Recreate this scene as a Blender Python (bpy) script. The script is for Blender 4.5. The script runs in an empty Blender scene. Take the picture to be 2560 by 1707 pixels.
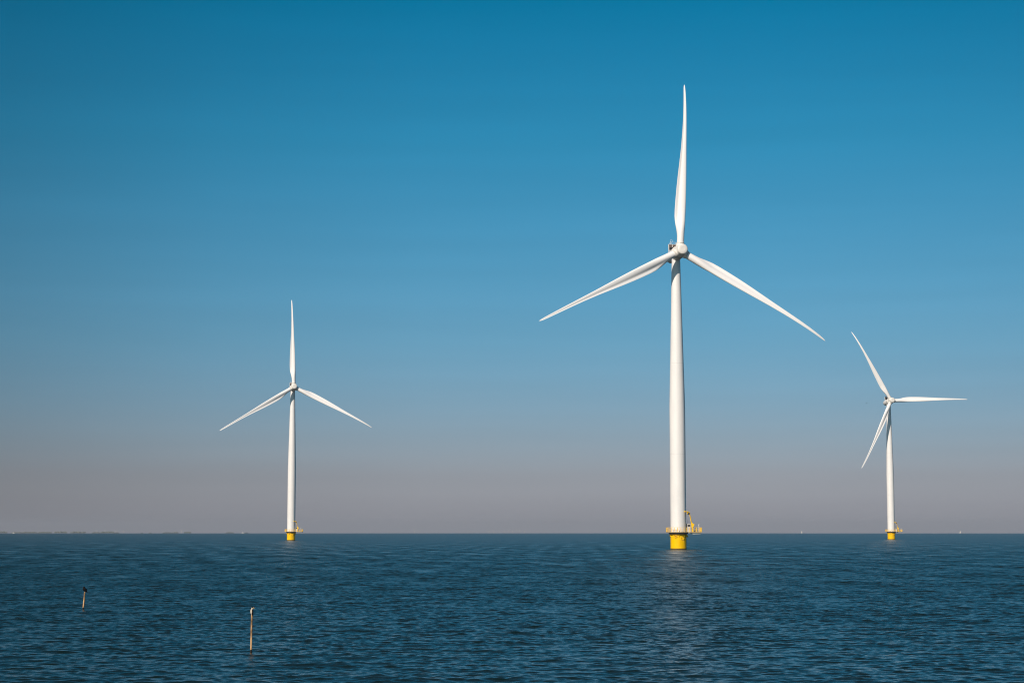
import bpy, bmesh, math, random
import numpy as np
from mathutils import Matrix, Vector

R = math.radians
C = bpy.context.scene.collection
scene = bpy.context.scene

# ------------------------------------------------------------------ camera
CAM_H, PITCH, LENS = 5.75, R(5.843), 65.0
EARTH = 7.4e6                       # earth radius with normal refraction
cd = bpy.data.cameras.new('camera')
cam = bpy.data.objects.new('camera', cd)
C.objects.link(cam)
cd.sensor_width = 36.0
cd.lens = LENS
cd.clip_start = 0.5
cd.clip_end = 120000.0
cam.location = (0, 0, CAM_H)
cam.rotation_euler = (R(90) + PITCH, 0, 0)
scene.camera = cam

# ------------------------------------------------------------------ sky and sun
SUN_EL, SUN_AZ = R(32), R(30)       # behind the camera, to its left
world = bpy.data.worlds.new('World')
scene.world = world
world.use_nodes = True
wn = world.node_tree
wn.nodes.clear()
w_out = wn.nodes.new('ShaderNodeOutputWorld')
w_bg = wn.nodes.new('ShaderNodeBackground')
w_bg.inputs['Strength'].default_value = 0.1
sky = wn.nodes.new('ShaderNodeTexSky')
sky.sky_type = 'NISHITA'
sky.sun_disc = False
sky.sun_elevation = SUN_EL
sky.sun_rotation = math.pi + SUN_AZ
w_tc = wn.nodes.new('ShaderNodeTexCoord')
w_sep = wn.nodes.new('ShaderNodeSeparateXYZ')
w_map = wn.nodes.new('ShaderNodeMapRange')
w_map.inputs['From Min'].default_value = 0.0
w_map.inputs['From Max'].default_value = 0.6
w_ramp = wn.nodes.new('ShaderNodeValToRGB')
w_mul = wn.nodes.new('ShaderNodeMix')
w_mul.data_type = 'RGBA'
w_mul.blend_type = 'MULTIPLY'
w_mul.inputs['Factor'].default_value = 1.0
SKY_TINT = [                        # elevation in degrees, colour filter of that air
    (0.0, (0.75, 0.775, 1.14)), (0.8, (0.61, 0.64, 0.955)), (1.7, (0.515, 0.545, 0.795)),
    (3.9, (0.375, 0.54, 0.765)), (5.8, (0.29, 0.565, 0.77)), (7.9, (0.22, 0.58, 0.77)), (12.0, (0.087, 0.58, 0.75)),
    (16.3, (0.0, 0.52, 0.685)), (22.0, (0.13, 0.50, 0.57)), (36.0, (0.50, 0.64, 0.68))]
els = w_ramp.color_ramp.elements
while len(els) > 1:
    els.remove(els[-1])
for i, (el, col) in enumerate(SKY_TINT):
    pos = min(1.0, math.sin(R(el)) / 0.6)
    e = els[0] if i == 0 else els.new(pos)
    e.position = pos
    e.color = (*col, 1)
wn.links.new(w_tc.outputs['Generated'], w_sep.inputs[0])
wn.links.new(w_sep.outputs['Z'], w_map.inputs['Value'])
wn.links.new(w_map.outputs[0], w_ramp.inputs[0])
wn.links.new(sky.outputs[0], w_mul.inputs['A'])
wn.links.new(w_ramp.outputs[0], w_mul.inputs['B'])
# lens vignette and polariser falloff tinted into the sky by azimuth; faint level streaks
w_vec = wn.nodes.new('ShaderNodeVectorMath')
w_vec.operation = 'MULTIPLY'
w_vec.inputs[1].default_value = (1, 1, 0)
w_nrm = wn.nodes.new('ShaderNodeVectorMath')
w_nrm.operation = 'NORMALIZE'
w_sx = wn.nodes.new('ShaderNodeSeparateXYZ')
w_xr = wn.nodes.new('ShaderNodeMapRange')
w_xr.inputs['From Min'].default_value = -0.4
w_xr.inputs['From Max'].default_value = 0.4
w_side = wn.nodes.new('ShaderNodeValToRGB')
e2 = w_side.color_ramp.elements
for i, (x_, g_) in enumerate([(-0.4, .66), (-0.27, .76), (-0.16, .92), (-0.05, 1.0), (0.14, 1.0), (0.27, .93), (0.4, .88)]):
    e = e2[i] if i < 2 else e2.new((x_ + .4) / .8)
    e.position = (x_ + .4) / .8
    e.color = (g_, g_, g_, 1)
w_m2 = wn.nodes.new('ShaderNodeMix')
w_m2.data_type = 'RGBA'
w_m2.blend_type = 'MULTIPLY'
w_m2.inputs['Factor'].default_value = 1.0
w_mp = wn.nodes.new('ShaderNodeMapping')
w_mp.inputs['Scale'].default_value = (2.5, 2.5, 42.0)
w_mp.inputs['Rotation'].default_value = (0, R(1.2), 0)
w_ns = wn.nodes.new('ShaderNodeTexNoise')
w_ns.inputs['Scale'].default_value = 1.6
w_ns.inputs['Detail'].default_value = 3.0
w_nr = wn.nodes.new('ShaderNodeMapRange')
w_nr.inputs['From Min'].default_value = 0.3
w_nr.inputs['From Max'].default_value = 0.7
w_nr.inputs['To Min'].default_value = 0.975
w_nr.inputs['To Max'].default_value = 1.025
w_m3 = wn.nodes.new('ShaderNodeMix')
w_m3.data_type = 'RGBA'
w_m3.blend_type = 'MULTIPLY'
w_m3.inputs['Factor'].default_value = 1.0
wn.links.new(w_tc.outputs['Generated'], w_vec.inputs[0])
wn.links.new(w_vec.outputs[0], w_nrm.inputs[0])
wn.links.new(w_nrm.outputs[0], w_sx.inputs[0])
wn.links.new(w_sx.outputs['X'], w_xr.inputs['Value'])
wn.links.new(w_xr.outputs[0], w_side.inputs[0])
wn.links.new(w_mul.outputs['Result'], w_m2.inputs['A'])
wn.links.new(w_side.outputs[0], w_m2.inputs['B'])
wn.links.new(w_tc.outputs['Generated'], w_mp.inputs[0])
wn.links.new(w_mp.outputs[0], w_ns.inputs['Vector'])
wn.links.new(w_ns.outputs['Fac'], w_nr.inputs['Value'])
wn.links.new(w_m2.outputs['Result'], w_m3.inputs['A'])
wn.links.new(w_nr.outputs[0], w_m3.inputs['B'])
wn.links.new(w_m3.outputs['Result'], w_bg.inputs['Color'])
wn.links.new(w_bg.outputs[0], w_out.inputs['Surface'])

ld = bpy.data.lights.new('sun', 'SUN')
ld.energy = 4.35
ld.angle = R(0.53)
ld.color = (1.0, 0.865, 0.745)
sun = bpy.data.objects.new('sun', ld)
C.objects.link(sun)
to_sun = Vector((-math.sin(SUN_AZ) * math.cos(SUN_EL), -math.cos(SUN_AZ) * math.cos(SUN_EL), math.sin(SUN_EL)))
sun.rotation_euler = to_sun.to_track_quat('Z', 'Y').to_euler()
sun.location = (-200, -300, 300)

scene.view_settings.view_transform = 'Standard'
scene.view_settings.look = 'None'
scene.view_settings.exposure = 0.0
scene.view_settings.gamma = 1.0
scene.cycles.use_denoising = True
scene.cycles.denoising_input_passes = 'RGB_ALBEDO_NORMAL'
scene.cycles.denoising_prefilter = 'ACCURATE'
scene.cycles.filter_width = 1.05

# ------------------------------------------------------------------ helpers
F_PX = LENS / 36.0 * 2560.0


def ray(px, py):
    """direction through a point of the 2560 x 1707 photograph"""
    u = (px - 1280.0) / F_PX
    v = (853.5 - py) / F_PX
    c, s = math.cos(PITCH), math.sin(PITCH)
    return Vector((u, c - v * s, s + v * c))


def on_water(px, py):
    d = ray(px, py)
    t = -CAM_H / d.z
    for _ in range(20):
        p = Vector((0, 0, CAM_H)) + d * t
        t = (-(p.x ** 2 + p.y ** 2) / (2 * EARTH) - CAM_H) / d.z
    return Vector((0, 0, CAM_H)) + d * t


def at_dist(px, py, dist):
    d = ray(px, py)
    return Vector((0, 0, CAM_H)) + d * (dist / math.hypot(d.x, d.y))


def sea_z(x, y):
    return -(x * x + y * y) / (2 * EARTH)


def mat(name, color, rough=0.5, metal=0.0, noise=None, bump=None, spec=0.5, coat=0.0):
    """noise = (scale, second colour, low, high) ; bump = (scale, strength, distance)"""
    m = bpy.data.materials.new(name)
    m.use_nodes = True
    nt = m.node_tree
    b = nt.nodes['Principled BSDF']
    b.inputs['Base Color'].default_value = (*color, 1)
    b.inputs['Roughness'].default_value = rough
    b.inputs['Metallic'].default_value = metal
    b.inputs['Specular IOR Level'].default_value = spec
    b.inputs['Coat Weight'].default_value = coat
    tc = nt.nodes.new('ShaderNodeTexCoord')
    if noise:
        sc, c2, lo, hi = noise
        mp = nt.nodes.new('ShaderNodeMapping')
        if isinstance(sc, tuple):
            mp.inputs['Scale'].default_value = sc
        else:
            mp.inputs['Scale'].default_value = (sc, sc, sc)
        n = nt.nodes.new('ShaderNodeTexNoise')
        n.inputs['Scale'].default_value = 1.0
        n.inputs['Detail'].default_value = 5.0
        r = nt.nodes.new('ShaderNodeValToRGB')
        r.color_ramp.elements[0].position = lo
        r.color_ramp.elements[0].color = (*color, 1)
        r.color_ramp.elements[1].position = hi
        r.color_ramp.elements[1].color = (*c2, 1)
        nt.links.new(tc.outputs['Object'], mp.inputs[0])
        nt.links.new(mp.outputs[0], n.inputs['Vector'])
        nt.links.new(n.outputs['Fac'], r.inputs[0])
        nt.links.new(r.outputs[0], b.inputs['Base Color'])
    if bump:
        n2 = nt.nodes.new('ShaderNodeTexNoise')
        n2.inputs['Scale'].default_value = bump[0]
        n2.inputs['Detail'].default_value = 4.0
        bp = nt.nodes.new('ShaderNodeBump')
        bp.inputs['Strength'].default_value = bump[1]
        bp.inputs['Distance'].default_value = bump[2]
        nt.links.new(tc.outputs['Object'], n2.inputs['Vector'])
        nt.links.new(n2.outputs['Fac'], bp.inputs['Height'])
        nt.links.new(bp.outputs[0], b.inputs['Normal'])
    return m


class MB:
    """collects shapes into one mesh"""

    def __init__(self):
        self.v, self.f, self.m = [], [], []

    def add(self, verts, faces, mi=0):
        o = len(self.v)
        self.v += [tuple(p) for p in verts]
        self.f += [tuple(i + o for i in q) for q in faces]
        self.m += [mi] * len(faces)

    def box(self, c, s, rot=None, mi=0):
        pts = []
        for z in (-.5, .5):
            for y in (-.5, .5):
                for x in (-.5, .5):
                    p = Vector((x * s[0], y * s[1], z * s[2]))
                    if rot is not None:
                        p = rot @ p
                    pts.append(p + Vector(c))
        self.add(pts, [(0, 2, 3, 1), (4, 5, 7, 6), (0, 1, 5, 4), (2, 6, 7, 3), (0, 4, 6, 2), (1, 3, 7, 5)], mi)

    def tube(self, path, radii, n=12, cap=True, mi=0):
        path = [Vector(p) for p in path]
        if not isinstance(radii, (list, tuple)):
            radii = [radii] * len(path)
        rings = []
        prev = None
        for i, p in enumerate(path):
            d = (path[min(i + 1, len(path) - 1)] - path[max(i - 1, 0)]).normalized()
            if prev is None:
                a = Vector((0, 0, 1)) if abs(d.z) < .9 else Vector((1, 0, 0))
                x = d.cross(a).normalized()
            else:
                x = (prev - d * prev.dot(d)).normalized()
            prev = x
            y = d.cross(x)
            rings.append([p + (x * math.cos(t) + y * math.sin(t)) * radii[i] for t in [2 * math.pi * k / n for k in range(n)]])
        self.loft(rings, cap, mi)

    def loft(self, rings, cap=True, mi=0, closed=True):
        n = len(rings[0])
        vs = [p for r in rings for p in r]
        fs = []
        for i in range(len(rings) - 1):
            for k in range(n if closed else n - 1):
                k2 = (k + 1) % n
                fs.append((i * n + k, i * n + k2, (i + 1) * n + k2, (i + 1) * n + k))
        if cap:
            fs.append(tuple(range(n - 1, -1, -1)))
            fs.append(tuple((len(rings) - 1) * n + k for k in range(n)))
        self.add(vs, fs, mi)

    def lathe(self, prof, n=48, axis='Z', origin=(0, 0, 0), cap=True, mi=0):
        """prof = list of (radius, height along the axis)"""
        rings = []
        o = Vector(origin)
        for r, h in prof:
            ring = []
            for k in range(n):
                t = 2 * math.pi * k / n
                a, b = r * math.cos(t), r * math.sin(t)
                ring.append(o + (Vector((a, b, h)) if axis == 'Z' else Vector((h, a, b))))
            rings.append(ring)
        self.loft(rings, cap, mi)

    def mesh(self, name, mats, smooth=35.0):
        me = bpy.data.meshes.new(name)
        me.from_pydata(self.v, [], self.f)
        for m in (mats if isinstance(mats, (list, tuple)) else [mats]):
            me.materials.append(m)
        bm = bmesh.new()
        bm.from_mesh(me)
        for f, mi in zip(bm.faces, self.m):
            f.material_index = mi
        bmesh.ops.recalc_face_normals(bm, faces=bm.faces)
        for f in bm.faces:
            f.smooth = smooth is not None
        if smooth is not None:
            for e in bm.edges:
                if len(e.link_faces) == 2 and e.calc_face_angle(0) > R(smooth):
                    e.smooth = False
        bm.to_mesh(me)
        bm.free()
        return me


def obj(name, me, parent=None, m=None):
    o = bpy.data.objects.new(name, me)
    C.objects.link(o)
    if parent is not None:
        o.parent = parent
    if m is not None:
        o.matrix_basis = m
    return o


def tag(o, label, cat, group=None, kind=None):
    o['label'] = label
    o['category'] = cat
    if group:
        o['group'] = group
    if kind:
        o['kind'] = kind
    return o


def empty(name, loc):
    o = bpy.data.objects.new(name, None)
    o.empty_display_size = 0.5
    C.objects.link(o)
    o.location = loc
    return o


# ------------------------------------------------------------------ materials
M_white = mat('white_turbine_paint', (0.84, 0.825, 0.80), 0.42, noise=((0.5, 0.5, 0.12), (0.77, 0.765, 0.75), 0.45, 0.75))
M_blade = mat('white_blade_gelcoat', (0.90, 0.885, 0.865), 0.35)
M_hub = mat('cream_hub_cover', (0.80, 0.775, 0.72), 0.45, noise=(0.8, (0.75, 0.725, 0.67), 0.4, 0.8))
M_yellow = mat('yellow_marine_paint', (0.92, 0.555, 0.0), 0.5, noise=((1.2, 1.2, 0.35), (0.84, 0.47, 0.0), 0.45, 0.8), spec=0.15)
M_rail = mat('yellow_rail_paint', (0.92, 0.56, 0.04), 0.5)
M_crane = mat('yellow_crane_paint', (0.92, 0.55, 0.01), 0.5, spec=0.2)
M_growth = mat('dark_waterline_growth', (0.035, 0.024, 0.015), 0.8, noise=(3.0, (0.08, 0.05, 0.02), 0.4, 0.7))
M_grey = mat('grey_galvanised_steel', (0.24, 0.235, 0.225), 0.6, noise=(1.5, (0.18, 0.175, 0.17), 0.4, 0.7))
M_pale = mat('pale_cabinet_paint', (0.55, 0.54, 0.51), 0.55)
M_dark = mat('dark_machinery_and_shade', (0.03, 0.03, 0.035), 0.6)
M_beam = mat('white_beam_paint', (0.74, 0.71, 0.62), 0.5)
M_rad = mat('brown_grey_radiator', (0.20, 0.15, 0.125), 0.6)
M_wood = mat('weathered_pale_wood', (0.62, 0.38, 0.19), 0.85, noise=((7, 7, 2.4), (0.16, 0.085, 0.03), 0.42, 0.62), bump=(30, 0.4, 0.01))
M_wet = mat('wet_black_wood', (0.018, 0.013, 0.010), 0.35)
M_feather_dark = mat('black_feathers', (0.005, 0.005, 0.006), 0.7, bump=(60, 0.3, 0.004), spec=0.1)
M_feather_pale = mat('pale_breast_feathers', (0.52, 0.45, 0.35), 0.8, noise=((50, 50, 14), (0.42, 0.36, 0.29), 0.5, 0.8))
M_beak = mat('yellow_beak', (0.62, 0.36, 0.05), 0.45)
M_leg = mat('dark_bird_leg', (0.03, 0.025, 0.02), 0.7)
M_sail = mat('white_sailcloth', (0.80, 0.76, 0.70), 0.8)
M_hull = mat('white_boat_hull', (0.78, 0.76, 0.72), 0.4)
M_far = mat('light_grey_turbine_paint', (0.52, 0.50, 0.47), 0.6)
M_wood_far = mat('far_wood_green', (0.13, 0.15, 0.115), 0.9, noise=(0.02, (0.07, 0.09, 0.06), 0.4, 0.6))
M_land = mat('far_grass_land', (0.12, 0.13, 0.07), 0.9, noise=(0.004, (0.15, 0.15, 0.09), 0.4, 0.6))

# ------------------------------------------------------------------ water
M_water = bpy.data.materials.new('lake_water')
M_water.use_nodes = True
nt = M_water.node_tree
b = nt.nodes['Principled BSDF']
b.inputs['Base Color'].default_value = (0.0025, 0.0125, 0.0125, 1)
ra_ = nt.nodes.new('ShaderNodeAttribute')
ra_.attribute_name = 'ripple'
rm = nt.nodes.new('ShaderNodeMath')
rm.operation = 'MAXIMUM'
rm.inputs[1].default_value = 0.045
nt.links.new(ra_.outputs['Fac'], rm.inputs[0])
nt.links.new(rm.outputs[0], b.inputs['Roughness'])
b.inputs['IOR'].default_value = 1.333
geo = nt.nodes.new('ShaderNodeNewGeometry')
mp = nt.nodes.new('ShaderNodeMapping')
mp.inputs['Scale'].default_value = (1.0, 1.7, 1.0)
n1 = nt.nodes.new('ShaderNodeTexNoise')
n1.inputs['Scale'].default_value = 4.0
n1.inputs['Detail'].default_value = 5.0
n1.inputs['Roughness'].default_value = 0.6
bp = nt.nodes.new('ShaderNodeBump')
bp.inputs['Strength'].default_value = 1.0
bp.inputs['Distance'].default_value = 0.02
nt.links.new(geo.outputs['Position'], mp.inputs[0])
nt.links.new(mp.outputs[0], n1.inputs['Vector'])
nt.links.new(n1.outputs['Fac'], bp.inputs['Height'])
nt.links.new(bp.outputs[0], b.inputs['Normal'])


WAVE_SLOPE = 0.143


def build_water():
    rng = np.random.default_rng(11)
    # ring radii: fine where single waves can be seen, growing beyond
    NF = 1300                                        # columns of the fine sector
    rr = list(np.linspace(4.0, 55.0, 24))
    while rr[-1] < 34000.0:
        r = rr[-1]
        d = 0.075 if r < 95 else (0.075 * (r / 95.0) ** 0.6 if r < 340 else 0.161 * (r / 340.0) ** 2.2)
        rr.append(r + min(d, r * 0.08))
    rr = np.array(rr)
    dr = np.gradient(rr)
    fine = np.linspace(R(-24), R(24), NF)
    coarse = np.linspace(R(24), R(336), 150)[1:-1]
    az = np.concatenate([fine, coarse])
    nc, nr = len(az), len(rr)
    K = 140
    lam = np.exp(rng.uniform(math.log(0.26), math.log(9.0), K))
    ang = rng.normal(0.1, 1.0, K) * np.interp(lam, [.3, 2, 9], [.54, .40, .30])             # travelling away from the camera, crests across the view
    slope = WAVE_SLOPE * math.sqrt(2.0 / K) * rng.uniform(0.6, 1.4, K) * np.interp(lam, [.26, 1.2, 2.5, 5, 9], [1.5, 1.2, .62, .42, .38])
    amp = slope * lam / (2 * math.pi)
    kk = 2 * math.pi / lam
    kx, ky = kk * np.sin(ang), kk * np.cos(ang)
    ph = rng.uniform(0, 2 * math.pi, K)
    G = 44
    gl = np.exp(rng.uniform(math.log(3.5), math.log(36), G))
    ga = rng.uniform(0, 2 * math.pi, G)
    gp = rng.uniform(0, 2 * math.pi, G)
    co = np.zeros((nr, nc, 3), np.float32)
    rough = np.zeros((nr, nc), np.float32)            # slope of the ripples too small for the mesh
    sa, ca = np.sin(az), np.cos(az)
    daz = fine[1] - fine[0]
    for i in range(nr):
        gust = np.ones(nc)
        x = rr[i] * sa
        y = rr[i] * ca
        z = -(rr[i] ** 2) / (2 * EARTH) * np.ones(nc)
        if 55.0 < rr[i] < 4000.0:
            gust = np.zeros(nc)
            for k in range(G):
                gw = min(1.0, max(0.0, (gl[k] / max(dr[i], rr[i] * daz) - 4.5) / 4.0))
                gust += gw * np.sin(2 * math.pi / gl[k] * (x * math.sin(ga[k]) + 0.55 * y * math.cos(ga[k])) + gp[k])
            gust = np.clip(1.0 + 0.055 * float(np.interp(rr[i], [90, 450], [.22, 1])) * gust, 0.5, 1.6)
            sp = max(dr[i], rr[i] * daz)
            fade = np.clip((lam / sp - 2.2) / 1.8, 0, 1)
            sub = float((slope ** 2 / 2 * (1 - fade ** 2)).sum())
            edge = min(1.0, (rr[i] - 55.0) / 4.0)
            use = fade > 0
            if use.any():
                xf = x[:NF].astype(np.float64)
                yf = y[:NF].astype(np.float64)
                th = np.outer(kx[use], xf) + np.outer(ky[use], yf) + ph[use][:, None]
                A = (amp[use] * fade[use])[:, None]
                s, c = np.sin(th), np.cos(th)
                taper = np.clip(np.minimum(np.arange(NF), NF - 1 - np.arange(NF)) / 25.0, 0, 1) * edge * gust[:NF]
                z[:NF] += (A * c).sum(0) * taper
                x[:NF] -= (A * s * np.sin(ang[use])[:, None]).sum(0) * taper * 0.9
                y[:NF] -= (A * s * np.cos(ang[use])[:, None]).sum(0) * taper * 0.9
        else:
            sub = float((slope ** 2 / 2).sum())
        rough[i] = np.sqrt(0.45 * math.sqrt(2.0 * sub) * gust)
        rough[i, NF:] = math.sqrt(0.45 * math.sqrt(float((slope ** 2).sum())))
        co[i, :, 0], co[i, :, 1], co[i, :, 2] = x, y, z
    idx = np.arange(nr * nc).reshape(nr, nc)
    nxt = np.roll(idx, -1, axis=1)
    quads = np.stack([idx[:-1], idx[1:], nxt[1:], nxt[:-1]], -1).reshape(-1, 4)
    centre = np.arange(nc)
    me = bpy.data.meshes.new('water')
    nv = nr * nc
    me.vertices.add(nv + 1)
    allco = np.concatenate([co.reshape(-1, 3), np.array([[0, 0, 0]], np.float32)])
    me.vertices.foreach_set('co', allco.ravel())
    tris = np.stack([np.full(nc, nv), idx[0], nxt[0]], -1)
    loops = np.concatenate([quads.ravel(), tris.ravel()]).astype(np.int32)
    me.loops.add(len(loops))
    me.loops.foreach_set('vertex_index', loops)
    npoly = len(quads) + len(tris)
    me.polygons.add(npoly)
    tot = np.concatenate([np.full(len(quads), 4), np.full(len(tris), 3)]).astype(np.int32)
    start = np.concatenate([[0], np.cumsum(tot)[:-1]]).astype(np.int32)
    me.polygons.foreach_set('loop_start', start)
    me.polygons.foreach_set('loop_total', tot)
    me.polygons.foreach_set('use_smooth', np.ones(npoly, bool))
    at = me.attributes.new('ripple', 'FLOAT', 'POINT')
    at.data.foreach_set('value', np.concatenate([rough.ravel(), [0.5]]).astype(np.float32))
    me.materials.append(M_water)
    me.update(calc_edges=True)
    # faces must look up
    if me.polygons[len(quads) // 2].normal.z < 0:
        me.flip_normals()
    return obj('water', me)


water = build_water()
tag(water, 'dark blue rippled lake water reaching to the horizon', 'water', kind='structure')

# ------------------------------------------------------------------ wind turbines
HUB_H, OVERHANG, ROTOR_R, TILT = 94.1, 4.2, 54.0, R(6)
DECK = 5.38


def blade_mesh():
    st = [  # radius, chord, thickness ratio, twist deg
        (2.6, 2.30, 1.0, 13), (3.6, 2.30, 1.0, 13), (4.6, 2.33, .97, 13), (5.6, 2.43, .88, 13), (6.6, 2.64, .75, 13), (7.5, 2.88, .64, 12.8), (8.4, 3.12, .55, 12.3),
        (9.6, 3.36, .47, 11.6), (11, 3.48, .41, 10.7), (13, 3.50, .37, 9.5), (16, 3.40, .325, 7.8),
        (19.5, 3.18, .29, 6.2), (23, 2.88, .265, 5.0), (26, 2.55, .25, 4.1), (29, 2.20, .24, 3.3), (33, 1.75, .225, 2.4), (38, 1.37, .21, 1.5),
        (41, 1.20, .20, 1.0), (44, 1.06, .19, .5), (47, .92, .18, .1), (49.5, .80, .18, -.4), (51.3, .70, .18, -.7), (52.6, .58, .18, -.8),
        (53.3, .44, .18, -.8), (53.75, .26, .18, -.8), (53.95, .11, .18, -.8), (54.0, .03, .2, -.8)]
    bend = np.polyfit([0, 2.6, 5, 10, 16, 23, 30, 34, 39, 44.6, 49.6, 53, 54], [0, .40, .78, 1.55, 2.45, 3.45, 4.4, 4.9, 5.4, 5.65, 5.35, 4.9, 4.7], 5)
    N = 48
    rings = []
    for r, c, t, tw in st:
        cyl = min(1.0, max(0.0, (t - 0.40) / 0.60)) ** 0.8
        be = R(tw)
        off = float(np.polyval(bend, r))
        ring = []
        for k in range(N):
            th = 2 * math.pi * k / N
            s = (1 - math.cos(th)) / 2                     # 0 at the leading edge, 1 at the trailing edge
            up = 1 if th <= math.pi else -1                # suction side first
            yt = 5 * t * (.2969 * math.sqrt(s) - .126 * s - .3516 * s * s + .2843 * s ** 3 - .1015 * s ** 4)
            cam_ = 0.045 * math.sin(math.pi * s ** 1.5)
            fx, fy = s, up * yt * (0.92 if up > 0 else 0.86) + cam_
            if up < 0:
                fy += (0.035 + 0.17 * min(.40, t) - 0.02) * math.exp(-((s - .70) / .17) ** 2)
            cx_, cy_ = (1 - math.cos(th)) / 2, math.sin(th) / 2
            ax = 0.5 * cyl + 0.34 * (1 - cyl)              # pitch axis along the chord
            px = (1 - cyl) * fx + cyl * cx_
            py = (1 - cyl) * fy + cyl * cy_
            fwd = (ax - px) * c                            # towards the leading edge
            thick = -py * c                                # towards the wind is positive
            X = off + thick * math.cos(be) + fwd * math.sin(be)
            Y = fwd * math.cos(be) - thick * math.sin(be)
            ring.append(Vector((X, Y, r + 0.0065 * max(0.0, r - 5))))
        rings.append(ring)
    m = MB()
    m.loft(rings)
    return m.mesh('blade', M_blade, 60)


def build_turbine_meshes():
    D = {}
    # --- foundation
    m = MB()
    m.lathe([(2.53, -6.0), (2.53, .05), (2.53, 4.62), (2.62, 4.66), (2.62, 4.72)], 64)
    for k in range(10):                                    # gussets under the platform
        a = 2 * math.pi * (k + .5) / 10
        m.box((2.70 * math.cos(a), 2.70 * math.sin(a), 4.30), (.34, .10, .62), Matrix.Rotation(a, 3, 'Z'))
    D['foundation'] = m.mesh('foundation', M_yellow)
    m = MB()
    m.lathe([(2.545, -1.0), (2.545, .30)], 64)
    D['waterline_band'] = m.mesh('waterline_band', M_growth)

    def on_shell(x, r=2.60):
        return -math.sqrt(max(0.01, r * r - x * x))
    m = MB()
    cx_, cz_ = 1.05, 3.42
    pts = [(cx_ + .52 * math.cos(t), on_shell(cx_ + .52 * math.cos(t), 2.66), cz_ + .52 * math.sin(t)) for t in np.linspace(R(-230), R(75), 26)]
    m.tube(pts, .055, 8)
    m.tube([(cx_ + .42, on_shell(cx_ + .42, 2.60), cz_ - .35), (cx_ + .42, on_shell(cx_ + .42, 2.60), cz_ - 1.15)], .03, 6)
    D['mooring_ring'] = m.mesh('mooring_ring', M_rail)
    m = MB()
    m.box((-1.05, on_shell(-1.05) - .12, 4.35), (.62, .30, .16))
    m.box((-.95, on_shell(-.95) - .10, 4.02), (.16, .20, .62))
    m.tube([(-1.15, on_shell(-1.15) - .18, 3.60), (-.55, on_shell(-.55) - .18, 4.12)], .06, 8)
    m.box((-1.12, on_shell(-1.12) - .10, 3.66), (.26, .22, .22))
    D['bracket'] = m.mesh('bracket', M_rail)
    m = MB()
    m.lathe([(.10, -.22), (.20, -.18), (.21, .02), (.17, .10), (.17, .20), (.05, .26)], 16, origin=(2.86, -.35, 4.0))
    m.box((2.70, -.35, 3.95), (.35, .14, .10))
    D['marker_light'] = m.mesh('marker_light', M_rail)
    # --- platform: ring walkway and laydown bay to the right
    m = MB()
    bay = (2.2, 7.2, -2.75, 1.6)
    outer = []
    a0 = math.asin(bay[2] / 3.9)
    a1 = math.asin(bay[3] / 3.9)
    for t in np.linspace(a1, a0 + 2 * math.pi, 44):
        outer.append((3.9 * math.cos(t), 3.9 * math.sin(t)))
    outer += [(bay[1], bay[2]), (bay[1], bay[3])]
    n = len(outer)
    m.add([(x, y, DECK - .14) for x, y in outer] + [(x, y, DECK) for x, y in outer],
          [tuple(range(n - 1, -1, -1)), tuple(range(n, 2 * n))] + [(k, (k + 1) % n, n + (k + 1) % n, n + k) for k in range(n)])
    m.lathe([(2.75, 4.73), (3.05, 4.80), (3.12, DECK - .15)], 48)      # support ring
    D['platform'] = m.mesh('platform', M_grey)
    path = outer
    m = MB()
    for z in (DECK + .55, DECK + 1.02, DECK + 1.46):
        m.tube([(x * .985, y * .985, z) for x, y in path + path[:1]], .032, 6, cap=False)
    m.tube([(x * .99, y * .99, DECK + .11) for x, y in path + path[:1]], .085, 6, cap=False)
    D['railing'] = m.mesh('railing', M_rail)
    # posts evenly along the outline
    pl = [Vector((x * .985, y * .985, 0)) for x, y in path + path[:1]]
    seg = [(pl[k + 1] - pl[k]).length for k in range(len(pl) - 1)]
    total = sum(seg)
    cnt = 30
    D['posts'] = []
    for j in range(cnt):
        s = total * j / cnt
        k = 0
        while s > seg[k]:
            s -= seg[k]
            k += 1
        D['posts'].append(pl[k].lerp(pl[k + 1], s / seg[k]))
    m = MB()
    m.box((0, 0, DECK + .74), (.15, .15, 1.44))
    m.box((0, 0, DECK + .06), (.20, .20, .08))
    D['post'] = m.mesh('post', M_rail)
    for nm, y0 in (('a', -2.2), ('b', .9)):
        m = MB()
        prof = [(3.9, DECK - .15), (7.05, DECK - .15), (6.85, DECK - .52), (4.5, DECK - .60), (3.9, DECK - .44)]
        vs = [(x, y0 - .14, z) for x, z in prof] + [(x, y0 + .14, z) for x, z in prof]
        m.add(vs, [(0, 1, 2, 3, 4), (9, 8, 7, 6, 5)] + [(k, 5 + k, 5 + (k + 1) % 5, (k + 1) % 5) for k in range(5)])
        D['deck_beam_' + nm] = m.mesh('deck_beam', M_beam)
    # --- crane
    bx, by = 4.30, -1.70
    m = MB()
    m.tube([(bx, by, DECK), (bx, by, 7.0)], [.24, .22], 14)
    m.lathe([(.34, 6.9), (.36, 7.05), (.30, 7.2)], 16, origin=(bx, by, 0))
    prof = [(-.32, 7.15), (.30, 7.15), (.62, 7.72), (.52, 7.90), (.12, 8.12), (-.35, 8.52), (-.48, 8.40)]
    vs = [(bx + x, by - .20, z) for x, z in prof] + [(bx + x, by + .20, z) for x, z in prof]
    k7 = len(prof)
    m.add(vs, [tuple(range(k7)), tuple(range(2 * k7 - 1, k7 - 1, -1))] + [(k, k7 + k, k7 + (k + 1) % k7, (k + 1) % k7) for k in range(k7)])
    D['crane'] = m.mesh('crane', M_crane)
    m = MB()
    m.tube([(bx - .28, by, 8.25), (3.42, by + .1, 11.25)], [.17, .13], 4)
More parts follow.
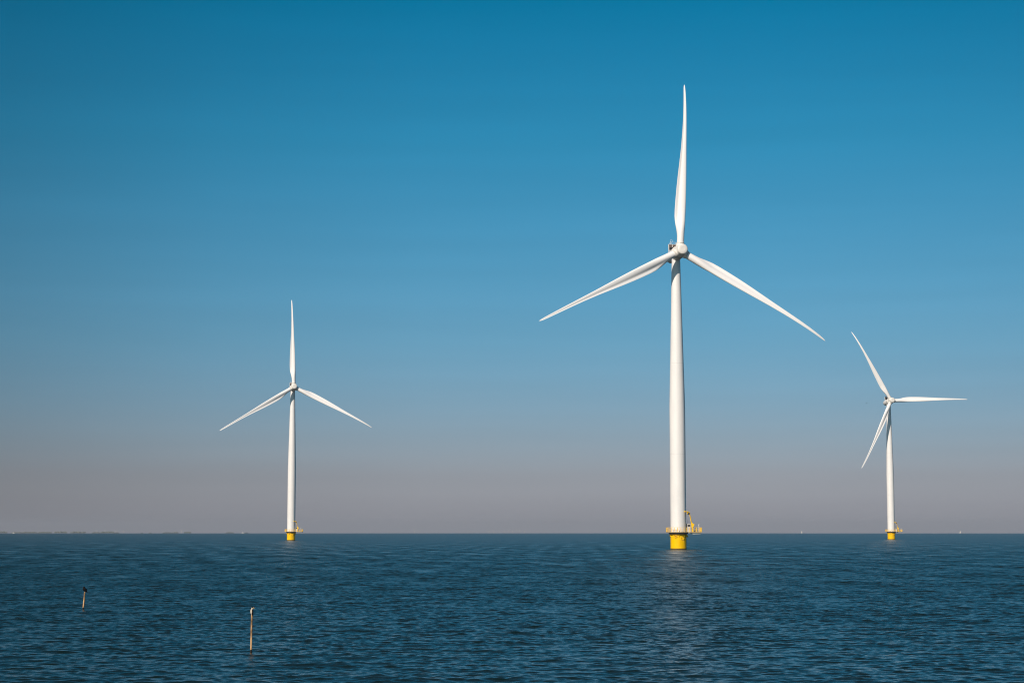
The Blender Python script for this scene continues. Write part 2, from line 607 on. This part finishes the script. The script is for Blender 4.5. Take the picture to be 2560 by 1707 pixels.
    D['boom'] = m.mesh('boom', M_crane)
    m = MB()
    m.tube([(3.55, by + .1, 11.42), (2.75, by - .25, 11.78), (1.82, by - .60, 11.82)], [.15, .16, .11], 4)
    m.box((1.86, by - .58, 11.86), (.42, .22, .30))
    m.tube([(2.72, by - .2, 11.6), (2.66, by - .2, 11.05)], .15, 10)
    D['jib'] = m.mesh('jib', M_crane)
    m = MB()
    m.tube([(3.05, by - .25, 11.12), (3.05, by + .35, 11.12)], .30, 16)
    m.box((3.10, by + .05, 11.32), (.62, .34, .22))
    D['winch'] = m.mesh('winch', M_dark)
    m = MB()
    m.tube([(1.95, by - .60, 11.66), (1.95, by - .60, 10.5)], .02, 6)
    m.box((1.95, by - .60, 10.42), (.12, .10, .24))
    D['hook'] = m.mesh('hook', M_dark)
    # --- cabinet, masts, ladder on the deck
    m = MB()
    m.box((3.22, .55, DECK + 1.28), (1.22, 1.4, 2.56))
    m.box((3.22, .55, DECK + 2.60), (1.34, 1.5, .09))
    D['cabinet'] = m.mesh('cabinet', M_pale)
    m = MB()
    m.box((3.32, -.165, DECK + 2.06), (.82, .03, .55))
    for k in range(4):
        m.box((3.32, -.19, DECK + 1.86 + .13 * k), (.76, .03, .05))
    D['louvre'] = m.mesh('louvre', M_dark)
    m = MB()
    for x in (2.85, 3.38):
        m.tube([(x, .3, DECK + 2.62), (x, .3, DECK + 3.75)], .03, 6)
    for z in (2.95, 3.3, 3.65):
        m.tube([(2.85, .3, DECK + z), (3.38, .3, DECK + z)], .025, 6)
    D['hoop_rail'] = m.mesh('hoop_rail', M_grey)
    m = MB()
    m.tube([(6.18, -2.4, DECK), (6.18, -2.4, DECK + 2.5)], .05, 8)
    m.tube([(6.36, -2.35, DECK), (6.36, -2.35, DECK + 2.75)], .035, 8)
    m.box((6.22, -2.4, DECK + 2.2), (.20, .14, .34))
    D['mast'] = m.mesh('mast', M_beam)
    for k, (c_, s_) in enumerate((((5.55, -1.2, DECK + .42), (.9, .7, .84)), ((6.35, .3, DECK + .35), (.7, .6, .70)), ((4.9, .4, DECK + .3), (.6, .9, .6)))):
        m = MB()
        m.box(c_, s_)
        D['deck_box_%d' % k] = m.mesh('deck_box', M_grey)
    # --- tower
    m = MB()
    m.lathe([(2.60, 4.70), (2.60, DECK + .05), (2.495, DECK + .06), (2.495, 20), (2.49, 45), (1.36, 92.3), (1.36, 92.6)], 96)
    D['tower'] = m.mesh('tower', M_white, 20)
    mf = mat('flange_paint', (.70, .69, .67), .45)
    for nm, z, r in (('flange_a', 30.0, 2.492), ('flange_b', 58.9, 2.158)):
        m = MB()
        m.lathe([(r - .05, z - .05), (r + .012, z - .05), (r + .012, z + .05), (r - .05, z + .05)], 96, cap=False)
        D[nm] = m.mesh('flange', mf)
    # --- nacelle, X towards the nose, origin at the rotor centre
    m = MB()
    m.lathe([(1.6, -1.35), (1.95, -1.45), (2.15, -1.75), (2.15, -3.15), (2.02, -3.35)], 64, 'X')
    D['generator'] = m.mesh('generator', M_hub)
    m = MB()
    m.lathe([(1.88, -3.35), (1.88, -7.5), (1.80, -9.0), (1.60, -9.8), (1.2, -10.3), (.5, -10.5)], 64, 'X')
    m.tube([(-4.2, 0, -1.7), (-4.2, 0, -2.12)], 1.34, 40)             # yaw bearing over the tower
    D['nacelle'] = m.mesh('nacelle', M_white)
    m = MB()                                                # cooler frame on the roof
    X0, hw, z0, z1 = -6.4, 1.58, 0.9, 3.75
    for y in (-hw, hw):
        m.box((X0, y, (z0 + z1) / 2), (.55, .12, z1 - z0))
    m.box((X0, 0, z1), (.55, hw * 2 + .12, .13))
    m.box((X0 + .3, -.45, 3.28), (.14, .16, .80))
    m.box((X0, 0, 1.75), (.5, hw * 2 - .16, .14))
    D['cooler_frame'] = m.mesh('cooler_frame', M_white)
    m = MB()
    m.box((X0, 0, 3.27), (.34, hw * 2 - .17, .78))
    m.box((X0 + .10, 0, 2.80), (.5, hw * 2 - .17, .12))
    for k in range(9):
        m.box((X0 + .19, 0, 2.93 + .085 * k), (.04, hw * 2 - .2, .025))
    D['radiator'] = m.mesh('radiator', M_rad)
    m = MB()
    m.box((X0 - .25, 0, 2.28), (.12, hw * 2 - .17, .92))  # dark sheet standing in for the shade in the cooler's lower part
    D['shade_panel'] = m.mesh('shade_panel', M_dark)
    m = MB()
    m.tube([(0, 0, 0), (0, 0, 1.05)], [.045, .03], 8)
    D['roof_rod'] = m.mesh('roof_rod', M_white)
    m = MB()
    m.tube([(0, .42 * math.cos(t), .42 * math.sin(t)) for t in np.linspace(0, 2 * math.pi, 25)], .03, 6)
    m.tube([(0, 0, -1.25), (0, 0, -.42)], .035, 6)
    D['hoop_antenna'] = m.mesh('hoop_antenna', M_white)
    # --- hub
    m = MB()
    m.lathe([(1.75, -1.32), (1.98, -1.1), (2.02, .1), (1.95, .95), (1.82, 1.55), (1.76, 1.9)], 64, 'X')
    for k in range(3):
        a = 2 * math.pi * k / 3
        d = Vector((.155, math.sin(a), math.cos(a)))
        d0 = Vector((0, math.sin(a), math.cos(a)))
        m.tube([d0 * .7 + Vector((.08, 0, 0)), d0 * 1.7 + Vector((.22, 0, 0)), d0 * 2.50 + Vector((.38, 0, 0))], [1.55, 1.42, 1.30], 40)
    D['hub'] = m.mesh('hub', M_hub, 40)
    m = MB()
    m.lathe([(1.70, 1.88), (1.74, 2.0), (1.73, 2.62), (1.66, 2.84), (1.48, 3.0), (1.10, 3.10), (.62, 3.13), (.60, 3.10), (.3, 3.11), (.02, 3.115)], 64, 'X')
    D['nose_cap'] = m.mesh('nose_cap', M_hub, 50)
    D['blade'] = blade_mesh()
    m = MB()
    m.lathe([(1.16, 2.42), (1.24, 2.46), (1.24, 2.64), (1.16, 2.72)], 40, origin=(.40, 0, 0))
    D['root_collar'] = m.mesh('root_collar', M_hub)
    return D


TM = build_turbine_meshes()


def wind_turbine(x, y, yaw, phase, label):
    root = empty('wind_turbine', (x, y, sea_z(x, y)))
    tag(root, label, 'wind turbine', 'white wind turbines on yellow foundations')
    fo = obj('foundation', TM['foundation'], root)
    for nm in ('waterline_band', 'mooring_ring', 'bracket', 'marker_light'):
        obj(nm, TM[nm], fo)
    pf = obj('platform', TM['platform'], root)
    obj('deck_beam', TM['deck_beam_a'], pf)
    obj('deck_beam', TM['deck_beam_b'], pf)
    for k in range(3):
        obj('deck_box', TM['deck_box_%d' % k], pf)
    obj('mast', TM['mast'], pf)
    ra = obj('railing', TM['railing'], root)
    for p in TM['posts']:
        obj('post', TM['post'], ra, Matrix.Translation(p))
    cr = obj('crane', TM['crane'], root)
    for nm in ('boom', 'jib', 'winch', 'hook'):
        obj(nm, TM[nm], cr)
    cb = obj('cabinet', TM['cabinet'], root)
    obj('louvre', TM['louvre'], cb)
    obj('hoop_rail', TM['hoop_rail'], cb)
    tw = obj('tower', TM['tower'], root)
    obj('flange', TM['flange_a'], tw)
    obj('flange', TM['flange_b'], tw)
    # rotor axis frame
    n = Vector((math.sin(yaw) * math.cos(TILT), -math.cos(yaw) * math.cos(TILT), math.sin(TILT)))
    r = Vector((math.cos(yaw), math.sin(yaw), 0))
    u = n.cross(r)
    c = Vector((0, 0, HUB_H)) + n * OVERHANG
    fr = Matrix(((n.x, r.x, u.x, c.x), (n.y, r.y, u.y, c.y), (n.z, r.z, u.z, c.z), (0, 0, 0, 1)))
    na = obj('nacelle', TM['nacelle'], root, fr)
    for nm in ('generator', 'cooler_frame', 'radiator', 'shade_panel'):
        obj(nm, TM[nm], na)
    for X, Y, s in ((-6.6, -1.1, .7), (-6.3, -.9, 1), (-6.6, -.35, .95), (-6.3, .25, 1), (-6.7, .95, .9)):
        obj('roof_rod', TM['roof_rod'], na, Matrix.Translation((X, Y, 3.8)) @ Matrix.Scale(s, 4))
    obj('hoop_antenna', TM['hoop_antenna'], na, Matrix.Translation((-6.8, -.45, 5.05)))
    rot0 = fr @ Matrix.Rotation(phase - R(90), 4, 'X')
    hb = obj('hub', TM['hub'], root, rot0)
    obj('nose_cap', TM['nose_cap'], hb)
    for k in range(3):
        bl = obj('blade', TM['blade'], root, fr @ Matrix.Rotation(phase - R(90) + k * R(120), 4, 'X'))
        obj('root_collar', TM['root_collar'], bl)
    return root


wind_turbine(52.66, 588.2, R(13.26), R(87.5), 'tallest nearest white wind turbine with one blade straight up, on yellow base')
wind_turbine(-136.4, 1147.8, R(14.7), R(91.9), 'smaller white wind turbine on the left with one blade straight up, on yellow base')
wind_turbine(258.9, 1268.8, R(11.8), R(120.8), 'white wind turbine on the right with one blade pointing level right')

# ------------------------------------------------------------------ marker poles with birds


def pole(px0, py0, px1, py1, dia, label):
    base = on_water(px0, py0)
    d = math.hypot(base.x, base.y)
    top = at_dist(px1, py1, d)
    root = empty('wooden_pole', base)
    tag(root, label, 'pole', 'thin wooden poles standing in the water')
    v = top - base
    m = MB()
    rng = random.Random(int(px0))
    pts, rad = [], []
    for k in range(15):
        t = -.06 + 1.06 * k / 14
        w = dia * .012
        pts.append(v * t + Vector((rng.uniform(-w, w) , 0, 0)))
        rad.append(dia / 2 * (1.06 - .12 * t) * rng.uniform(.95, 1.05))
    m.tube(pts, rad, 12)
    obj('shaft', m.mesh('shaft', M_wood), root)
    m = MB()
    e = .085 / max(.1, v.length / 1.6)
    m.tube([v * -.25, v * 0, v * e], [dia * .60, dia * .58, dia * .545], 12)
    obj('wet_foot', m.mesh('wet_foot', M_wet), root)
    return base + v * 1.0


def loft_bird(spine, mats, pick, n=18):
    """spine = list of (centre, half width across, half depth, tilt); one continuous skin"""
    m = MB()
    rings = []
    for c, a, b_, ax in spine:
        ax = Vector(ax).normalized()
        s = Vector((0, 1, 0))
        s = (s - ax * s.dot(ax)).normalized()
        f = ax.cross(s)
        rings.append([Vector(c) + f * (b_ * math.cos(t)) + s * (a * math.sin(t)) for t in [2 * math.pi * k / n for k in range(n)]])
    m.loft(rings)
    for i, f in enumerate(m.f):
        p = sum((Vector(m.v[k]) for k in f), Vector()) / len(f)
        m.m[i] = pick(p)
    return m.mesh('body', mats, 80)


t1 = pole(627.7, 1630.0, 629.7, 1536.0, .092, 'taller nearer wooden pole with a pale-breasted bird on top')
b1 = empty('perched_bird', t1)
tag(b1, 'pale-breasted waterbird with dark cap perched on the nearer taller pole', 'bird')
# upright bird, beak to the right (+X), breast towards the camera and left
sp = [((.055, 0, -.10), .012, .008, (-.3, 0, 1)), ((.045, 0, -.03), .035, .02, (-.3, 0, 1)), ((.015, 0, .02), .052, .05, (-.15, 0, 1)),
      ((.002, 0, .08), .068, .070, (-.1, 0, 1)), ((-.004, 0, .15), .074, .078, (-.05, 0, 1)), ((-.004, 0, .215), .066, .070, (0, 0, 1)),
      ((.004, 0, .265), .050, .052, (.1, 0, 1)), ((.015, 0, .30), .042, .045, (.25, 0, 1)), ((.030, 0, .335), .040, .046, (.2, 0, 1)),
      ((.036, 0, .362), .032, .038, (.1, 0, 1)), ((.038, 0, .380), .014, .018, (0, 0, 1))]


def pick1(p):
    if p.z > .338:
        return 0
    if p.x > .028 + .10 * max(0, .20 - p.z) * 0 and p.z < .27:
        return 0
    return 1


body = obj('body', loft_bird(sp, [M_feather_dark, M_feather_pale], pick1), b1)
m = MB()
m.tube([(.065, -.005, .335), (.105, -.01, .322), (.128, -.012, .296), (.132, -.012, .280)], [.017, .012, .007, .002], 8)
obj('beak', m.mesh('beak', M_beak), b1)
m = MB()
for yy in (-.022, .022):
    m.tube([(.0, yy, .045), (.0, yy, .003)], .009, 6)
    for dx, dy in ((.035, 0), (.025, .018), (.025, -.018)):
        m.tube([(0, yy, .005), (dx, yy + dy, .005)], .005, 5)
obj('legs', m.mesh('legs', M_leg), b1)
b1.rotation_euler = (0, 0, R(-18))

t2 = pole(208.0, 1522.5, 212.2, 1478.5, .115, 'shorter leaning wooden pole farther left with a black bird on top')
b2 = empty('perched_bird', t2)
b2.scale = (1.2, 1.2, 1.2)
tag(b2, 'black bird crouched on the shorter leaning pole on the left', 'bird')
sp = [((.17, 0, -.07), .010, .010, (-.7, 0, .7)), ((.13, 0, -.02), .035, .018, (-.7, 0, .7)), ((.085, 0, .05), .07, .06, (-.75, 0, .65)),
      ((.03, 0, .11), .10, .105, (-.75, 0, .65)), ((-.03, 0, .16), .10, .11, (-.6, 0, .8)), ((-.06, 0, .205), .075, .085, (-.3, 0, .95)),
      ((-.06, 0, .245), .055, .062, (.05, 0, 1)), ((-.05, 0, .28), .050, .056, (.1, 0, 1)), ((-.045, 0, .31), .034, .040, (0, 0, 1)), ((-.045, 0, .325), .012, .014, (0, 0, 1))]
body = obj('body', loft_bird(sp, [M_feather_dark], lambda p: 0), b2)
m = MB()
m.tube([(-.085, 0, .275), (-.125, 0, .265), (-.145, 0, .25)], [.015, .009, .002], 8)
obj('beak', m.mesh('beak', M_leg), b2)
m = MB()
for yy in (-.03, .03):
    m.tube([(.01, yy, .06), (.0, yy, .003)], .010, 6)
    m.tube([(0, yy, .006), (-.05, yy, .006)], .006, 5)
obj('legs', m.mesh('legs', M_leg), b2)

# a bird in flight beside the right turbine
p = at_dist(2166.5, 1008.0, 640.0)
fb = empty('flying_bird', p)
tag(fb, 'tiny dark bird flying left of the right turbine', 'bird')
m = MB()
m.tube([(-.20, 0, 0), (-.10, 0, .01), (.0, 0, .015), (.12, 0, .0), (.24, 0, -.01)], [.02, .06, .085, .06, .012], 10)
obj('body', m.mesh('body', M_feather_dark, 80), fb)
for s in (-1, 1):
    m = MB()
    vs, fs = [], []
    for k, (yy, zz, x0, x1) in enumerate(((.05, .03, -.09, .10), (.22, .14, -.10, .09), (.42, .12, -.04, .09), (.58, .05, .06, .10))):
        vs += [(x0, s * yy, zz + .012), (x1, s * yy, zz + .008), (x1, s * yy, zz - .008), (x0, s * yy, zz - .012)]
    for k in range(3):
        for j in range(4):
            fs.append((k * 4 + j, k * 4 + (j + 1) % 4, k * 4 + 4 + (j + 1) % 4, k * 4 + 4 + j))
    fs += [(0, 1, 2, 3), (12, 13, 14, 15)]
    m.add(vs, fs)
    obj('wing', m.mesh('wing', M_feather_dark), fb)
fb.rotation_euler = (0, 0, R(35))
fb.scale = (.8, .8, .8)

# ------------------------------------------------------------------ far things along the horizon


def far_turbine(px, vis_px, dist, rad, phase, label, yaw=R(14)):
    """vis_px = height of the hub over the visible horizon in photograph pixels"""
    d = ray(px, 1331)
    x, y = d.x, d.y
    s = dist / math.hypot(x, y)
    x, y = x * s, y * s
    zl = CAM_H - math.sqrt(2 * CAM_H / EARTH) * dist
    zh = zl + vis_px / F_PX * dist - sea_z(x, y)
    m = MB()
    m.lathe([(1.8, -3), (1.8, zh * .3), (1.2, zh - 1.5)], 16)
    n = Vector((math.sin(yaw), -math.cos(yaw), 0))
    r = Vector((math.cos(yaw), math.sin(yaw), 0))
    u = Vector((0, 0, 1))
    c = Vector((0, 0, zh))
    m.tube([c - n * 4, c + n * 3.2, c + n * 4.2], [1.5, 1.5, .5], 10)
    for k in range(3):
        a = phase + k * R(120)
        dv = r * math.cos(a) + u * math.sin(a)
        tv = r * math.sin(a) - u * math.cos(a)
        rings = []
        for q, ch in ((.03, 1.3), (.2, 2.0), (.5, 1.4), (.8, .9), (1, .3)):
            o = c + n * 3 + dv * rad * q
            rings.append([o + tv * (ch * .35), o + n * (ch * .12), o - tv * (ch * .65), o - n * (ch * .12)])
        m.loft(rings)
    o = obj('far_wind_turbine', m.mesh('far_wind_turbine', M_far))
    o.location = (x, y, sea_z(x, y))
    return tag(o, label, 'wind turbine', 'faint wind turbines far away on the horizon')


far_turbine(1036, 10.5, 22000, 33, R(90), 'faint pale wind turbine standing alone on the horizon left of the tallest turbine')
row = [(1222.8, 5.5, 26000, 30, 70), (1233.5, 7.0, 25000, 30, 45), (1248.2, 5.5, 27000, 30, 80), (1261.0, 5.5, 27000, 30, 60), (1272.2, 7.5, 25000, 32, 50),
       (1281.5, 7.5, 25000, 32, 75), (1290.3, 8.0, 24500, 32, 90), (1299.7, 8.0, 24000, 32, 95), (1311.0, 6.0, 26500, 30, 60)]
names = ['first', 'second', 'third', 'fourth', 'fifth', 'sixth', 'seventh', 'eighth', 'last']
for (px, vp, dd, rd, ph_), nm in zip(row, names):
    far_turbine(px, vp, dd, rd, R(ph_), nm + ' from the left in the faint far row of turbines between left and tallest turbine')
for (px, vp, dd, rd, ph_), nm in zip([(242, 5.5, 19000, 22, 30), (262, 6.0, 18500, 22, 35), (290, 6.5, 17500, 22, 100), (308, 5.5, 19000, 22, 60), (454, 6.5, 18000, 22, 30)],
                                     ['first', 'second', 'third', 'fourth', 'last and most separate']):
    far_turbine(px, vp, dd, rd, R(ph_), nm + ' from the left of the faint turbines over the wooded far shore')

# low shore and wood on the left
SH_D = 15500.0


def build_shore():
    m = MB()
    rng = np.random.default_rng(4)
    n = 60
    pxs = np.linspace(-260, 640, n)
    top, bot = [], []
    rows = []
    for depth, hgt in ((-160, -2.0), (-60, 1.0), (0, 2.6), (900, 3.0), (1500, -2.0)):
        ring = []
        for px in pxs:
            d = ray(float(px), 1331)
            dd = SH_D + depth + 120 * math.sin(px * .013)
            s = dd / math.hypot(d.x, d.y)
            x, y = d.x * s, d.y * s
            ring.append(Vector((x, y, sea_z(x, y) + hgt)))
        rows.append(ring)
    m.loft(rows, cap=False, closed=False)
    return obj('far_shore', m.mesh('far_shore', M_land, 80))


tag(build_shore(), 'low hazy shore along the horizon on the left', 'shore', kind='structure')


def build_far_wood():
    rng = random.Random(8)
    m = MB()
    clumps = [(-20, 18, 15), (30, 55, 9), (55, 92, 11), (95, 130, 10), (137, 168, 14), (178, 202, 14), (204, 215, 13), (232, 250, 9), (252, 286, 13), (286, 296, 8),
              (408, 430, 7), (430, 446, 9), (461, 478, 12), (354, 358, 6), (374, 378, 7), (566, 584, 8), (612, 620, 6)]
    for a, b_, h in clumps:
        px = a
        while px < b_:
            e = min(1, min(px - a + 2, b_ - px + 2) / 8.0)
            hh = h * (.55 + .45 * e) * rng.uniform(.82, 1.08) + 3
            w = rng.uniform(5, 9)
            d = ray(px, 1331)
            dd = SH_D + rng.uniform(80, 400)
            s = dd / math.hypot(d.x, d.y)
            x, y = d.x * s, d.y * s
            z = sea_z(x, y) + 2.0
            prof = [(.6, 0), (.7, hh * .15), (w * .8, hh * .25), (w, hh * .5), (w * .75, hh * .8), (w * .3, hh)]
            rings = []
            for r_, h_ in prof:
                rings.append([Vector((x + r_ * rng.uniform(.8, 1.2) * math.cos(t), y + r_ * rng.uniform(.8, 1.2) * math.sin(t), z + h_)) for t in [2 * math.pi * k / 7 for k in range(7)]])
            m.loft(rings)
            px += rng.uniform(1.2, 2.4)
    return obj('far_wood', m.mesh('far_wood', M_wood_far))


tag(build_far_wood(), 'bluish far-off wood along the low shore on the left horizon', 'wood', kind='stuff')


def sailboat(px, dist, sail_h, sail_w, lean, label):
    d = ray(px, 1331)
    s = dist / math.hypot(d.x, d.y)
    x, y = d.x * s, d.y * s
    root = empty('sailboat', (x, y, sea_z(x, y)))
    tag(root, label, 'sailboat', 'sailboats on the horizon')
    m = MB()
    rings = []
    for q, w, dr_ in ((-3.6, .9, .55), (-2, 1.25, .8), (0, 1.4, .9), (2, 1.1, .8), (3.4, .45, .4), (4.0, .06, .05)):
        rings.append([Vector((q, w, .95)), Vector((q, w * .8, .2)), Vector((q, 0, -dr_ * .6)), Vector((q, -w * .8, .2)), Vector((q, -w, .95))])
    m.loft(rings)
    m.box((-.6, 0, 1.2), (2.8, 1.3, .5))
    obj('hull', m.mesh('hull', M_hull), root)
    m = MB()
    m.tube([(.6, 0, .9), (.6, 0, sail_h + 1.6)], [.09, .06], 8)
    m.tube([(.6, 0, 1.9), (.6 - sail_w, .25, 1.9)], .06, 8)
    obj('mast', m.mesh('mast', M_pale), root)
    for nm, pts in (('mainsail', ((.5, 2.0), (.5 - sail_w, 2.1), (.45, sail_h + 1.4))), ('jib', ((3.7, 1.2), (.9, 1.5), (.75, sail_h + .2)))):
        m = MB()
        K = 8
        rings = []
        for i in range(K + 1):
            t = i / K
            a = Vector((pts[0][0] + (pts[2][0] - pts[0][0]) * t, 0, pts[0][1] + (pts[2][1] - pts[0][1]) * t))
            b2_ = Vector((pts[1][0] + (pts[2][0] - pts[1][0]) * t, .2, pts[1][1] + (pts[2][1] - pts[1][1]) * t))
            fr, bk = [], []
            for j in range(7):
                q = j / 6
                p_ = a.lerp(b2_, q) + Vector((0, .5 * math.sin(math.pi * q) * (1 - t), 0))
                fr.append(p_ + Vector((0, .012, 0)))
                bk.append(p_ - Vector((0, .012, 0)))
            rings.append(fr + bk[::-1])
        m.loft(rings)
        obj(nm, m.mesh(nm, M_sail), root)
    root.rotation_euler = (R(lean), 0, R(18))
    return root


sailboat(2004.0, 8700, 11.0, 4.2, 8, 'slim white sailboat on the horizon between the two right turbines')
sailboat(2400.5, 8200, 10.0, 4.6, 2, 'bright white sailboat on the horizon right of the right turbine')


def motorboat(px, dist, label):
    d = ray(px, 1331)
    s = dist / math.hypot(d.x, d.y)
    x, y = d.x * s, d.y * s
    root = empty('motorboat', (x, y, sea_z(x, y)))
    tag(root, label, 'boat', 'tiny white boats on the left horizon')
    m = MB()
    rings = []
    for q, w, dk in ((-5.5, 1.5, 1.3), (-3, 1.8, 1.3), (1, 1.8, 1.5), (4, 1.2, 1.8), (6, .1, 2.1)):
        rings.append([Vector((q, w, dk)), Vector((q, w * .8, .2)), Vector((q, 0, -.5)), Vector((q, -w * .8, .2)), Vector((q, -w, dk))])
    m.loft(rings)
    obj('hull', m.mesh('hull', M_hull), root)
    m = MB()
    m.box((-.8, 0, 2.3), (4.6, 2.6, 1.8))
    m.box((-1.2, 0, 3.3), (3.0, 2.2, .3))
    obj('cabin', m.mesh('cabin', M_hull), root)
    root.rotation_euler = (0, 0, R(10))


motorboat(34.0, 7600, 'tiny white boat on the horizon at the far left edge')
motorboat(607.0, 8000, 'tiny white boat on the horizon just left of the left turbine')

# ------------------------------------------------------------------ haze over the water
HAZE = 3.6e-5
if HAZE > 0:
    m = MB()
    m.box((0, 15500, 37.5), (30000, 40000, 241.0))
    hm = bpy.data.materials.new('haze_air')
    hm.use_nodes = True
    hn = hm.node_tree
    hn.nodes.clear()
    ho = hn.nodes.new('ShaderNodeOutputMaterial')
    hv = hn.nodes.new('ShaderNodeVolumePrincipled')
    hv.inputs['Color'].default_value = (0.62, 0.66, 0.74, 1)
    hv.inputs['Density'].default_value = HAZE
    hv.inputs['Anisotropy'].default_value = 0.0
    hn.links.new(hv.outputs[0], ho.inputs['Volume'])
    hz = obj('haze', m.mesh('haze', hm, None))
    tag(hz, 'pale haze low over the water toward the horizon', 'haze', kind='stuff')
